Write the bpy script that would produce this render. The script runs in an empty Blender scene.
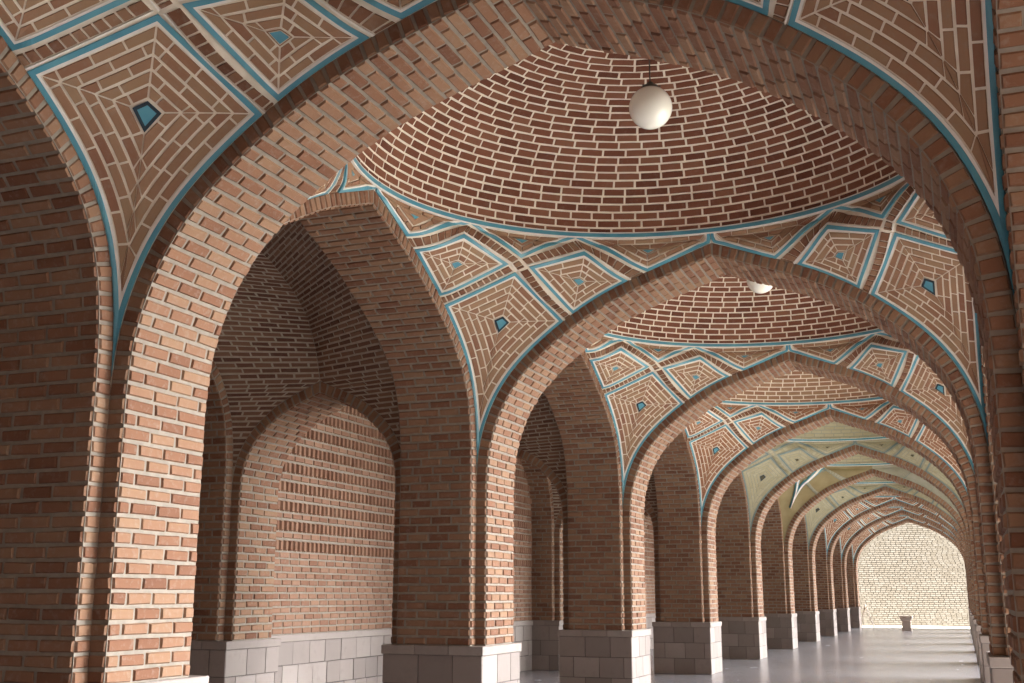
import bpy, math
import numpy as np
from mathutils import Matrix, Vector

# ------------------------------------------------------------------ camera, sky, sun, exposure
scene = bpy.context.scene
COL = scene.collection
F, YAW, PIT, ROLL, CAMH = 1138.4661, 0.3696, 0.2188, 0.0026, 1.6
cam_data = bpy.data.cameras.new('camera')
cam_data.sensor_width = 36.0
cam_data.lens = F * 36.0 / 1024.0
cam_data.clip_start = 0.05
cam_data.clip_end = 500
cam = bpy.data.objects.new('camera', cam_data)
COL.objects.link(cam)
cam.matrix_world = (Matrix.Translation((0, 0, CAMH)) @ Matrix.Rotation(YAW, 4, 'Z')
                    @ Matrix.Rotation(math.pi / 2 + PIT, 4, 'X') @ Matrix.Rotation(ROLL, 4, 'Z'))
scene.camera = cam

world = bpy.data.worlds.new('sky')
scene.world = world
world.use_nodes = True
wn = world.node_tree
bg = wn.nodes['Background']
sky = wn.nodes.new('ShaderNodeTexSky')
sky.sky_type = 'HOSEK_WILKIE'
SUN_TO = Vector((0.12, -0.72, 0.80)).normalized()
sky.sun_direction = SUN_TO
sky.turbidity = 3.5
sky.ground_albedo = 0.5
mixs = wn.nodes.new('ShaderNodeMixRGB')
mixs.inputs[0].default_value = 0.85
mixs.inputs[2].default_value = (1.0, 0.975, 0.95, 1)
wn.links.new(sky.outputs[0], mixs.inputs[1])
# brighter sky over the open courtyard (+X), dimmed elsewhere to give the light a direction
tc = wn.nodes.new('ShaderNodeTexCoord')
dt = wn.nodes.new('ShaderNodeVectorMath'); dt.operation = 'DOT_PRODUCT'
dt.inputs[1].default_value = Vector((0.78, 0.62, 0.0))
wn.links.new(tc.outputs['Generated'], dt.inputs[0])
mrw = wn.nodes.new('ShaderNodeMapRange'); mrw.interpolation_type = 'SMOOTHSTEP'
mrw.inputs[1].default_value = 0.5; mrw.inputs[2].default_value = 1.0
mrw.inputs[3].default_value = 0.03; mrw.inputs[4].default_value = 3.7
wn.links.new(dt.outputs['Value'], mrw.inputs[0])
mw = wn.nodes.new('ShaderNodeVectorMath'); mw.operation = 'SCALE'
wn.links.new(mixs.outputs[0], mw.inputs[0]); wn.links.new(mrw.outputs[0], mw.inputs['Scale'])
wn.links.new(mw.outputs[0], bg.inputs['Color'])
bg.inputs['Strength'].default_value = 5.5

sun_data = bpy.data.lights.new('sun', 'SUN')
sun_data.energy = 20.0
sun_data.angle = math.radians(0.6)
sun_data.color = (1.0, 0.945, 0.87)
sun = bpy.data.objects.new('sun', sun_data)
COL.objects.link(sun)
sun.rotation_euler = (-SUN_TO).to_track_quat('-Z', 'Y').to_euler()
sun.location = (-20, -20, 40)

vs = scene.view_settings
vs.view_transform = 'Standard'
vs.look = 'None'
vs.exposure = 1.15
vs.gamma = 1.0
vs.use_curve_mapping = False
try:
    scene.cycles.use_denoising = True
    scene.cycles.max_bounces = 10
    scene.cycles.diffuse_bounces = 7
    scene.cycles.glossy_bounces = 3
    scene.cycles.sample_clamp_indirect = 6.0
except Exception:
    pass

# ------------------------------------------------------------------ dimensions (metres)
P, W, Y2 = 6.1484, 0.8457, 12.4656          # bay pitch, rib width
Y1 = Y2 - P
NB = 10                                     # ribs 0..10, bays 0..9
XB, XA = -4.97, 0.22                        # inner faces of the left and right ribs
STEP, RET, THICK = 0.13, 0.134, 0.9
XBL, XAR = XB - STEP, XA + STEP             # wall planes of the longitudinal arches
XBB = XBL - THICK                           # back of the left arcade wall
XBR = XBB - STEP                            # back rib
XCR, XCL, XW = -8.28, -8.41, -8.90          # pilaster rib, pilaster face, niche wall
XAO = XAR + THICK
XC = -2.30
HB, ZS = 1.045, 2.85                        # base height, springing
CRS = (ZS - HB) / 19.0                      # brick course
HW, HL = W / 2, W / 2 + RET
BH = (P - W) / 2                            # half bay in Y (to rib faces)
ROOF = 7.6
def yk(k): return Y1 + (k - 1) * P

# ------------------------------------------------------------------ mesh buffer
rng = np.random.default_rng(7)
class Buf:
    def __init__(s): s.v = []; s.f = []; s.m = []; s.t = []; s.n = 0
    def add(s, V, Fc, mat=0, tone=None):
        V = np.asarray(V, float).reshape(-1, 3); Fc = np.asarray(Fc, int).reshape(-1, 4)
        s.v.append(V); s.f.append(Fc + s.n); s.m.append(np.full(len(Fc), mat, int))
        s.t.append(np.full(len(Fc), .5) if tone is None else np.asarray(tone, float)); s.n += len(V)
    def quads(s, Q, mat=0, tone=None):
        Q = np.asarray(Q, float).reshape(-1, 4, 3)
        s.add(Q.reshape(-1, 3), np.arange(len(Q) * 4).reshape(-1, 4), mat, tone)
    def box(s, x0, x1, y0, y1, z0, z1, mat=0, tone=.5, bev=0.0):
        b = bev
        c = [(x, y, z) for z in (z0, z1) for y in (y0, y1) for x in (x0, x1)]
        if b <= 0:
            s.add(c, [(0, 2, 3, 1), (4, 5, 7, 6), (0, 1, 5, 4), (2, 6, 7, 3), (0, 4, 6, 2), (1, 3, 7, 5)], mat, [tone] * 6)
            return
        bm = bmesh_box(x0, x1, y0, y1, z0, z1, b)
        s.add(bm[0], bm[1], mat, [tone] * len(bm[1]))
    def mesh(s, name, mats, flip=False, scale=(1, 1, 1), smooth=False, move=(0, 0, 0)):
        V = np.vstack(s.v) * np.array(scale) + np.array(move); Fc = np.vstack(s.f)
        if flip: Fc = Fc[:, ::-1]
        me = bpy.data.meshes.new(name)
        me.vertices.add(len(V)); me.vertices.foreach_set('co', V.ravel().astype(np.float32))
        me.loops.add(len(Fc) * 4); me.loops.foreach_set('vertex_index', Fc.ravel().astype(np.int32))
        me.polygons.add(len(Fc))
        me.polygons.foreach_set('loop_start', (np.arange(len(Fc)) * 4).astype(np.int32))
        me.polygons.foreach_set('material_index', np.concatenate(s.m).astype(np.int32))
        me.polygons.foreach_set('use_smooth', np.full(len(Fc), smooth))
        a = me.attributes.new('tone', 'FLOAT', 'FACE'); a.data.foreach_set('value', np.concatenate(s.t).astype(np.float32))
        for m in mats: me.materials.append(m)
        me.update(calc_edges=True); me.validate()
        return me

def bmesh_box(x0, x1, y0, y1, z0, z1, b):
    # box with chamfered edges: 24 vertices
    import bmesh
    bm = bmesh.new(); bmesh.ops.create_cube(bm, size=1)
    for v in bm.verts:
        v.co = Vector(((x0 + x1) / 2 + v.co.x * (x1 - x0), (y0 + y1) / 2 + v.co.y * (y1 - y0), (z0 + z1) / 2 + v.co.z * (z1 - z0)))
    bmesh.ops.bevel(bm, geom=list(bm.edges), offset=b, segments=1, affect='EDGES')
    bm.verts.index_update()
    V = [tuple(v.co) for v in bm.verts]; Fc = []
    for f in bm.faces:
        i = [v.index for v in f.verts]
        Fc.append(i if len(i) == 4 else i + [i[-1]])
    # triangles: collapse to degenerate quad avoided by splitting with centre
    out = []
    for f in Fc:
        if len(set(f)) == 4: out.append(f)
        else:
            a, b_, c = f[0], f[1], f[2]
            V.append(tuple((np.array(V[a]) + V[b_] + V[c]) / 3)); g = len(V) - 1
            mab = tuple((np.array(V[a]) + V[b_]) / 2); V.append(mab); m1 = len(V) - 1
            V.append(tuple((np.array(V[b_]) + V[c]) / 2)); m2 = len(V) - 1
            V.append(tuple((np.array(V[c]) + V[a]) / 2)); m3 = len(V) - 1
            out += [(a, m1, g, m3), (m1, b_, m2, g), (g, m2, c, m3)]
    bm.free()
    return V, out

def unit(a): return a / np.maximum(np.linalg.norm(a, axis=-1, keepdims=True), 1e-9)

def bricks(buf, f, R, h=.013, bev=.010, mat=0, jit=.0033, lens=None, tone=None):
    """R: (n,4) s0,s1,v0,v1 in the parameters of f; lens=(m per s, m per v) arrays for insets"""
    R = np.asarray(R, float)
    if len(R) == 0: return
    n = len(R); ls, lv = lens
    bs, bv = bev / ls, bev / lv
    s0, s1, v0, v1 = R.T
    j = lambda k=1.: rng.uniform(-1, 1, n) * jit * k
    S = np.stack([s0, s1, s1, s0, s0 + bs, s1 - bs, s1 - bs, s0 + bs], 1)
    V = np.stack([v0, v0, v1, v1, v0 + bv, v0 + bv, v1 - bv, v1 - bv], 1)
    for c in range(4):
        a, b = j() / ls, j() / lv
        S[:, c] += a; V[:, c] += b; S[:, c + 4] += a; V[:, c + 4] += b
    Pt, N = f(S, V)
    dep = np.zeros((n, 8)); dep[:, :4] = -.004; dep[:, 4:] = (h + j(1.2))[:, None] + rng.uniform(-1, 1, (n, 4)) * jit * .5
    Pt = Pt + N * dep[..., None]
    base = np.arange(n)[:, None] * 8
    fc = np.array([(4, 5, 6, 7), (0, 1, 5, 4), (1, 2, 6, 5), (2, 3, 7, 6), (3, 0, 4, 7)])
    Fc = (base[:, None, :] + fc[None]).reshape(-1, 4)
    t = rng.uniform(0, 1, n) if tone is None else tone
    Pt = Pt.reshape(-1, 3)
    # make the winding agree with N
    q = Pt[Fc[0]]; g = np.cross(q[1] - q[0], q[3] - q[0])
    if g @ N.reshape(-1, 8, 3)[0, 4] < 0: Fc = Fc[:, ::-1]
    buf.add(Pt, Fc, mat, np.repeat(t, 5))

def grid(buf, f, s, v, mat=1):
    S, V = np.meshgrid(s, v)
    Pt, N = f(S, V)
    nv, ns = S.shape
    i = (np.arange(nv - 1)[:, None] * ns + np.arange(ns - 1)[None]).ravel()
    Fc = np.stack([i, i + 1, i + ns + 1, i + ns], 1)
    P3 = Pt.reshape(-1, 3); k = Fc[len(Fc) // 2]; g = np.cross(P3[k[1]] - P3[k[0]], P3[k[3]] - P3[k[0]])
    if g @ N.reshape(-1, 3)[k[0]] < 0: Fc = Fc[:, ::-1]
    buf.add(P3, Fc, mat)

def courses(buf, f, rows, blen=.255, gap=.019, seed=0, **kw):
    """rows: (v0,v1,length of the row in m, metres per unit v)."""
    r_ = np.random.default_rng(seed); R = []; ls = []; lv = []
    for j, (v0, v1, L, mv) in enumerate(rows):
        if L < .03: continue
        off = (blen * (.5 if j % 2 else 0) + r_.uniform(-.03, .03)) % blen
        if L < blen * .8: cuts = [0, L]
        else:
            cuts = [0.]; x = off if off > .07 else off + blen
            while x < L - .07: cuts.append(x); x += blen * (1 + r_.uniform(-.05, .05))
            cuts.append(L)
        g = gap / 2
        for a, b in zip(cuts[:-1], cuts[1:]):
            a_ = a + (g if a > 0 else g * .3); b_ = b - (g if b < L else g * .3)
            R.append((a_ / L, b_ / L, v0 + g / mv, v1 - g / mv)); ls.append(L); lv.append(mv)
    bricks(buf, f, R, lens=(np.array(ls), np.array(lv)), **kw)

def flat(o, du, dv, n):
    o, du, dv, n = [np.array(a, float) for a in (o, du, dv, n)]
    def f(s, v):
        Pt = o + du * s[..., None] + dv * v[..., None]
        return Pt, np.broadcast_to(n, Pt.shape)
    return f

def wall_patch(buf, o, u, z0, z1, n, crs=None, seed=0, **kw):
    """vertical brick face starting at o, running along vector u, from z0 to z1"""
    crs = crs or CRS
    L = float(np.linalg.norm(u)); k = max(1, int(round((z1 - z0) / crs))); c = (z1 - z0) / k
    f = flat((o[0], o[1], z0), (u[0], u[1], 0), (0, 0, 1), n)
    grid(buf, f, np.array([0, 1.]), np.array([0, z1 - z0]))
    courses(buf, f, [(j * c, (j + 1) * c, L, 1.) for j in range(k)], seed=seed, **kw)

# ------------------------------------------------------------------ arch curves
def smooth_curve(prof, half, N=81):
    p = np.array(prof, float)[::-1].copy(); p[:, 0] *= half
    s = np.r_[0, np.cumsum(np.hypot(*np.diff(p, axis=0).T))]
    t = np.linspace(0, s[-1], N); c = np.c_[np.interp(t, s, p[:, 0]), np.interp(t, s, p[:, 1])]
    for _ in range(14): c[1:-1] = (c[:-2] + 2 * c[1:-1] + c[2:]) / 4
    return c
class Arch:
    """half profile from springing (dist=half) to apex (dist=0), plus its outer edge"""
    def __init__(s, prof, half, d, ohalf=None):
        s.c = smooth_curve(prof, half); s.d = d; s.half = half
        t = np.gradient(s.c, axis=0); t = unit(t); s.n = np.c_[t[:, 1], -t[:, 0]]
        s.n[0] = (1, 0); s.n[1] = unit(s.n[1])
        s.s = np.r_[0, np.cumsum(np.hypot(*np.diff(s.c, axis=0).T))]; s.L = s.s[-1]
        o = s.c + s.n * d; o = o[o[:, 0] > .02]
        sl = o[-1] - o[-3]; k = -o[-1, 0] / sl[0]; s.ex = np.vstack([o, o[-1] + sl * k])
        s.ex[:, 0] = np.minimum(s.ex[:, 0], (ohalf or half + d)); s.zap = s.ex[-1, 1]
        s.nc = int(round(s.L / CRS))
    def at(s, v):
        return (np.interp(v, s.s, s.c[:, 0]), np.interp(v, s.s, s.c[:, 1]),
                np.interp(v, s.s, s.n[:, 0]), np.interp(v, s.s, s.n[:, 1]))
    def outer(s, x, z, nx, nz, k):
        """point k of the way from the curve to the outer edge, mitred at the apex"""
        w = np.clip(x / .16, 0, 1); xe = x + nx * s.d * w
        ze = np.where(w < 1, np.interp(xe, s.ex[::-1, 0], s.ex[::-1, 1]), z + nz * s.d)
        return x + (xe - x) * k, z + (ze - z) * k
    def exz(s, z): return np.interp(z, s.ex[:, 1], s.ex[:, 0])

TP = [(0, 5.27), (.105, 5.17), (.255, 5.035), (.41, 4.88), (.53, 4.72), (.64, 4.53), (.757, 4.29), (.846, 4.06), (.918, 3.79), (.966, 3.49), (.993, 3.2), (1, ZS)]
LP = [(0, 5.34), (.13, 5.22), (.33, 5.03), (.61, 4.66), (.76, 4.41), (.87, 4.17), (.94, 3.9), (.98, 3.58), (.996, 3.25), (1, ZS)]
SP = [(n, ZS + (z - ZS) * (4.03 - ZS) / (5.27 - ZS)) for n, z in TP]
TA = Arch(TP, XC - XB, STEP); TA.ex[:, 0] = np.minimum(TA.ex[:, 0], XC - XBL)
LA = Arch(LP, BH - RET, RET)
SXC = (XBR + XCR) / 2
SA = Arch(SP, (XBR - XCR) / 2, STEP)
TRIGHT = (XA - XC) / (XC - XB)               # right half of the nave arch is a little narrower

def soffit(arch, to3, depth, name, mats, sides=(-1, 1), scales=(1, 1), seed=0, blen=.255):
    b = Buf()
    for sd, sc in zip(sides, scales):
        def f(s, v):
            x, z, nx, nz = arch.at(v)
            return to3(sd * x * sc, (s - .5) * depth, z), to3(-sd * nx, 0 * x, -nz, True)
        grid(b, f, np.array([0, 1.]), np.linspace(0, arch.L, arch.nc + 1))
        c = arch.L / arch.nc
        courses(b, f, [(j * c, (j + 1) * c, depth, 1.) for j in range(arch.nc)], blen=blen, seed=seed + (sd > 0))
    return b.mesh(name, mats)

def ring(arch, to3, off, nsign, name, mats, sides=(-1, 1), scales=(1, 1)):
    b = Buf()
    for sd, sc in zip(sides, scales):
        def f(s, v):
            x, z, nx, nz = arch.at(v)
            xx, zz = arch.outer(x, z, nx, nz, s)
            return to3(sd * xx * sc, off + 0 * xx, zz), to3(0 * x, nsign + 0 * x, 0 * z, True)
        grid(b, f, np.array([0, 1.]), np.linspace(0, arch.L, arch.nc * 2 + 1))
        c = arch.L / arch.nc
        courses(b, f, [(j * c, (j + 1) * c, arch.d, 1.) for j in range(arch.nc)], seed=3, h=.012)
    return b.mesh(name, mats)

def fx(x, y, z, vec=False): return np.stack([x, y, z], -1)       # arch across X, thickness in Y
def fy(x, y, z, vec=False): return np.stack([y, x, z], -1)       # arch across Y, thickness in X

# ------------------------------------------------------------------ materials
def nt(name):
    m = bpy.data.materials.new(name); m.use_nodes = True
    t = m.node_tree; return m, t, t.nodes['Principled BSDF']
ALB = 0.46      # overall reflectance of the interior surfaces
def ramp(t, cols):
    r = t.nodes.new('ShaderNodeValToRGB'); e = r.color_ramp.elements
    while len(e) > 1: e.remove(e[0])
    e[0].position = 0; e[0].color = (*cols[0], 1)
    for i, c in enumerate(cols[1:]): x = e.new((i + 1) / (len(cols) - 1)); x.color = (*c, 1)
    return r
def brick_mat(name, cols, stain=(.62, .55, .48), stain_amt=.35, bump=.35, rough=.9, scale=1.0, alb=None):
    alb = alb or ALB; cols = [tuple(x * alb for x in c) for c in cols]; stain = tuple(x * alb for x in stain)
    m, t, p = nt(name); N = t.nodes; K = t.links
    at = N.new('ShaderNodeAttribute'); at.attribute_name = 'tone'; at.attribute_type = 'GEOMETRY'
    g = N.new('ShaderNodeNewGeometry')
    no = N.new('ShaderNodeTexNoise'); no.inputs['Scale'].default_value = 1.1; no.inputs['Detail'].default_value = 3
    K.new(g.outputs['Position'], no.inputs['Vector'])
    ma = N.new('ShaderNodeMath'); ma.operation = 'MULTIPLY_ADD'; ma.inputs[1].default_value = .9
    K.new(at.outputs['Fac'], ma.inputs[0])
    mb = N.new('ShaderNodeMath'); mb.operation = 'MULTIPLY_ADD'; mb.inputs[1].default_value = .7; mb.inputs[2].default_value = -.3
    K.new(no.outputs['Fac'], mb.inputs[0]); K.new(mb.outputs[0], ma.inputs[2])
    r = ramp(t, cols); K.new(ma.outputs[0], r.inputs[0])
    n2 = N.new('ShaderNodeTexNoise'); n2.inputs['Scale'].default_value = 22 * scale; n2.inputs['Detail'].default_value = 6; n2.inputs['Roughness'].default_value = .65
    K.new(g.outputs['Position'], n2.inputs['Vector'])
    mr = N.new('ShaderNodeMapRange'); mr.inputs[1].default_value = .52; mr.inputs[2].default_value = .75; mr.inputs[4].default_value = stain_amt
    K.new(n2.outputs['Fac'], mr.inputs[0])
    mx = N.new('ShaderNodeMixRGB'); mx.inputs[2].default_value = (*stain, 1)
    K.new(mr.outputs[0], mx.inputs[0]); K.new(r.outputs[0], mx.inputs[1]); K.new(mx.outputs[0], p.inputs['Base Color'])
    bp = N.new('ShaderNodeBump'); bp.inputs['Strength'].default_value = bump; bp.inputs['Distance'].default_value = .01
    K.new(n2.outputs['Fac'], bp.inputs['Height']); K.new(bp.outputs[0], p.inputs['Normal'])
    p.inputs['Roughness'].default_value = rough
    p.inputs['Specular IOR Level'].default_value = .25
    return m
def plain_mat(name, col, col2=None, rough=.9, scale=6, bump=.2, spec=.3, alb=None):
    alb = alb or ALB; col2 = col2 or tuple(c * 1.2 for c in col); col = tuple(x * alb for x in col); col2 = tuple(x * alb for x in col2)
    m, t, p = nt(name); N = t.nodes; K = t.links
    g = N.new('ShaderNodeNewGeometry')
    n2 = N.new('ShaderNodeTexNoise'); n2.inputs['Scale'].default_value = scale; n2.inputs['Detail'].default_value = 6
    K.new(g.outputs['Position'], n2.inputs['Vector'])
    r = ramp(t, [col, col2 or tuple(c * 1.2 for c in col)]); r.color_ramp.elements[0].position = .35; r.color_ramp.elements[1].position = .65
    K.new(n2.outputs['Fac'], r.inputs[0]); K.new(r.outputs[0], p.inputs['Base Color'])
    if bump:
        bp = N.new('ShaderNodeBump'); bp.inputs['Strength'].default_value = bump; bp.inputs['Distance'].default_value = .01
        K.new(n2.outputs['Fac'], bp.inputs['Height']); K.new(bp.outputs[0], p.inputs['Normal'])
    p.inputs['Roughness'].default_value = rough; p.inputs['Specular IOR Level'].default_value = spec
    return m

M_BRICK = brick_mat('red_brick', [(.28, .125, .073), (.37, .18, .106), (.44, .235, .143), (.49, .295, .182), (.42, .22, .135)])
M_MORT = plain_mat('grey_mortar', (.41, .36, .30), (.51, .45, .375), scale=14)
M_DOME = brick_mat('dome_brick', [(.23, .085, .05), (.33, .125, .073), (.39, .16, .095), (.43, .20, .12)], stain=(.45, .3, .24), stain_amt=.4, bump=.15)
M_CREAM = plain_mat('cream_joint', (.74, .67, .56), (.84, .78, .67), scale=9, alb=.85)
M_PANEL = brick_mat('tan_panel_brick', [(.48, .235, .15), (.58, .33, .205), (.62, .375, .235), (.64, .42, .26), (.53, .29, .18)], stain=(.6, .5, .4), stain_amt=.4, bump=.2)
M_TEAL = plain_mat('turquoise_glaze', (.13, .50, .70), (.21, .66, .84), rough=.3, scale=5, bump=.05, spec=.5)
M_NAVY = plain_mat('dark_blue_glaze', (.01, .03, .05), (.015, .05, .08), rough=.3, bump=0, spec=.5)
M_WHITE = plain_mat('white_line', (.74, .72, .68), (.82, .80, .76), scale=12, alb=.9)
M_ORANGE = brick_mat('orange_panel_brick', [(.48, .22, .12), (.60, .30, .17), (.66, .36, .22)], stain=(.6, .5, .4), bump=.2)
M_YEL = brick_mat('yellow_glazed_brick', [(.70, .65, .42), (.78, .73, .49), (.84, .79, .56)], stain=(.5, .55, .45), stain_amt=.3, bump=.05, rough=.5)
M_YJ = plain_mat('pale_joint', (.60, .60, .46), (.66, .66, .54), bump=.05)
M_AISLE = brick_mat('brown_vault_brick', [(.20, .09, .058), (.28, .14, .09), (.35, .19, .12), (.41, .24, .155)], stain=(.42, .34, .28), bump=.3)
M_STONE = brick_mat('grey_lilac_stone', [(.40, .34, .315), (.47, .40, .37), (.54, .465, .43), (.60, .53, .495)], stain=(.3, .25, .23), stain_amt=.3, bump=.15, rough=.7, scale=.3)
M_JOINT = plain_mat('dark_stone_joint', (.12, .10, .095), bump=.1)
M_RELIEF = brick_mat('relief_wall_brick', [(.36, .18, .115), (.45, .245, .16), (.52, .30, .20)], stain=(.6, .5, .42), bump=.3)
M_FARW = brick_mat('sunlit_buff_brick', [(.070, .062, .050), (.080, .072, .060), (.090, .083, .072)], stain=(.11, .10, .085), bump=.2, alb=1)
M_FARJ = plain_mat('buff_joint', (.050, .042, .030), bump=.1, alb=1)
M_ROOF = plain_mat('roof_screed', (.4, .36, .3))

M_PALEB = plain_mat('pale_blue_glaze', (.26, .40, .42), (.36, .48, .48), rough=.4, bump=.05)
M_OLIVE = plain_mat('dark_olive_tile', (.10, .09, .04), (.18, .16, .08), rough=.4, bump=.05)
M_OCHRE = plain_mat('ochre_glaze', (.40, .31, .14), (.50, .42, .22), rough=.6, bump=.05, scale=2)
def floor_mat():
    m, t, p = nt('polished_stone_floor'); N = t.nodes; K = t.links
    g = N.new('ShaderNodeNewGeometry')
    mp = N.new('ShaderNodeMapping'); K.new(g.outputs['Position'], mp.inputs['Vector'])
    br = N.new('ShaderNodeTexBrick'); br.inputs['Scale'].default_value = 1; br.inputs['Brick Width'].default_value = .8; br.inputs['Row Height'].default_value = .5
    br.inputs['Mortar Size'].default_value = .004; br.inputs['Color1'].default_value = (.225, .22, .238, 1); br.inputs['Color2'].default_value = (.25, .245, .265, 1); br.inputs['Mortar'].default_value = (.30, .27, .27, 1)
    K.new(mp.outputs[0], br.inputs['Vector'])
    n = N.new('ShaderNodeTexNoise'); n.inputs['Scale'].default_value = 2.5; n.inputs['Detail'].default_value = 5; K.new(g.outputs['Position'], n.inputs['Vector'])
    mx = N.new('ShaderNodeMixRGB'); mx.blend_type = 'MULTIPLY'; mx.inputs[0].default_value = .3
    r = ramp(t, [(.7, .68, .68), (1, 1, 1)]); K.new(n.outputs['Fac'], r.inputs[0])
    K.new(br.outputs['Color'], mx.inputs[1]); K.new(r.outputs[0], mx.inputs[2]); K.new(mx.outputs[0], p.inputs['Base Color'])
    mr = N.new('ShaderNodeMapRange'); mr.inputs[3].default_value = .16; mr.inputs[4].default_value = .32; K.new(n.outputs['Fac'], mr.inputs[0]); K.new(mr.outputs[0], p.inputs['Roughness'])
    p.inputs['Specular IOR Level'].default_value = .9
    return m
M_FLOOR = floor_mat()
M_COURT = plain_mat('courtyard_paving', (.46, .43, .39), (.54, .51, .465), scale=3, alb=1)
M_GLARE = plain_mat('glare_toned_paving', (.66, .61, .54), (.72, .68, .62), scale=3, alb=1)  # overexposed glare of the sunlit ground put into this paler colour

# ------------------------------------------------------------------ object helpers
def obj(name, data, parent=None, loc=(0, 0, 0)):
    o = bpy.data.objects.new(name, data); COL.objects.link(o); o.location = loc
    if parent: o.parent = parent
    return o
def thing(name, label, cat, group=None, loc=(0, 0, 0), data=None):
    o = obj(name, data, None, loc); o['label'] = label; o['category'] = cat
    if group: o['group'] = group
    return o
def struct(name, buf_or_me, mats=None, loc=(0, 0, 0)):
    me = buf_or_me.mesh(name, mats) if isinstance(buf_or_me, Buf) else buf_or_me
    o = obj(name, me, None, loc); o['kind'] = 'structure'; return o
ORD = ['zeroth', 'first', 'second', 'third', 'fourth', 'fifth', 'sixth', 'seventh', 'eighth', 'ninth', 'tenth', 'eleventh']

# ------------------------------------------------------------------ floor, ground, roof, walls
YE = yk(NB) + HW + .5
b = Buf(); b.box(XW - .4, XAO + .5, -2.0, YE, -.3, 0); struct('floor', b, [M_FLOOR])
b = Buf(); b.box(XAO + .5, 70, -60, 140, -.5, -.16); struct('ground_courtyard', b, [M_COURT])
b = Buf(); b.box(-60, XAO + .5, YE, 140, -.5, -.16); struct('ground_end_glare', b, [M_GLARE])
b = Buf(); b.box(XW - .5, XAO + .02, -2.0, YE - .45, ROOF, ROOF + .35); struct('ceiling', b, [M_ROOF])
b = Buf(); b.box(XW - .5, XAO + .02, -2.0, -1.6, 0, ROOF, 1)  # unseen closing wall, added to keep light out of the nearest bay from behind
wall_patch(b, (XW, -1.6), (XAO - XW, 0), 0.0, ROOF, (0, 1, 0)); struct('wall_rear_light_stop', b, [M_BRICK, M_MORT])

# unseen block added behind the camera to shade the courtyard and cut rear sky
b = Buf(); b.box(XAO + .6, 46, -9, -2.2, -.2, 10.5, 1)
wall_patch(b, (XAO + .6, -2.2), (14, 0), -.1, 10.4, (0, 1, 0)); struct('wall_shade_blocker', b, [M_BRICK, M_MORT])
# far boundary wall in the sun
FWY = yk(NB) + 12.5
b = Buf(); b.box(-26, 26, FWY, FWY + .4, -.2, 9.0, 1)
wall_patch(b, (-16, FWY), (24, 0), -.1, 8.9, (0, -1, 0), crs=.118, h=.008, bev=.006, blen=.30, gap=.018); struct('wall_far', b, [M_FARW, M_FARJ])

# niche wall behind the left aisle: plain courses below, dog-tooth relief above, stone dado
def niche_wall():
    b = Buf(); y0, y1 = yk(0) - HW, yk(NB) + HW
    b.box(XW - .4, XW - .001, y0 - 2, y1, HB, ROOF, 1)
    k0, k1 = 0, 6
    ya, yb = yk(0), yk(6)
    zr = HB + CRS * 11
    wall_patch(b, (XW, ya), (0, yb - ya), HB, zr, (1, 0, 0), seed=11)
    f = flat((XW, ya, 0), (0, yb - ya, 0), (0, 0, 1), (1, 0, 0)); L = yb - ya
    z = zr; R = []; rows = []
    while z < 5.4:
        rows.append((z, z + CRS, L, 1.)); z += CRS
        m = int(L / .125)
        for q in range(m): R.append(((q * .125 + .008) / L, (q * .125 + .100) / L, z + .01, z + CRS * 1.7))
        z += CRS * 1.9
    courses(b, f, rows, seed=12, h=.014)
    bricks(b, f, R, h=.034, bev=.018, lens=(np.full(len(R), L), np.ones(len(R))), jit=.003)
    wall_patch(b, (XW, yb), (0, y1 - yb), HB, 5.4, (1, 0, 0), seed=13)
    return b
struct('wall_left', niche_wall(), [M_RELIEF, M_MORT])
b = Buf(); y0, y1 = yk(0), yk(NB) + HW
b.box(XW - .4, XW + .01, y0 - 2, y1, 0, HB, 1)
b.box(XW - .4, XW + .05, y0, y1, HB - .1, HB, 0, .7, .008)
for j in range(3):
    z0 = j * (HB - .1) / 3; f = flat((XW + .012, y0, 0), (0, y1 - y0, 0), (0, 0, 1), (1, 0, 0))
    courses(b, f, [(z0, z0 + (HB - .1) / 3, y1 - y0, 1.)] * 1, blen=.36 + .05 * j, gap=.008, seed=20 + j, h=.006, bev=.003)
struct('baseboard_left', b, [M_STONE, M_JOINT])

# plates that carry the wall mass above the longitudinal arches up to the roof
def spandrel(x0, x1, arch, outer=False):
    """solid wall above an arch crossing in Y, from its curve to the roof, between planes x0<x1 (front faces only)"""
    b = Buf(); c = arch.c if outer else arch.ex
    for sd in (-1, 1):
        pts = c[::4] if len(c) > 20 else c
        pts = np.vstack([pts, c[-1]])
        for (a, b_) in zip(pts[:-1], pts[1:]):
            for x in (x0, x1):
                b.quads([[(x, sd * a[0], a[1]), (x, sd * b_[0], b_[1]), (x, sd * b_[0], ROOF), (x, sd * a[0], ROOF)]], 1)
        for x in (x0, x1):
            b.quads([[(x, sd * c[0, 0], ZS), (x, sd * P / 2, ZS), (x, sd * P / 2, ROOF), (x, sd * c[0, 0], ROOF)]], 1)
    return b
b = Buf()
for k in range(NB):
    sp = spandrel(XAO + .002, XAO + .012, LA, True)
    for V, Fc, m, t in zip(sp.v, sp.f, sp.m, sp.t): pass
    V = np.vstack(sp.v) + np.array((0, yk(k) + P / 2, 0)); b.add(V, np.vstack(sp.f), 1)
struct('wall_right', b, [M_BRICK, M_MORT])
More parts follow.
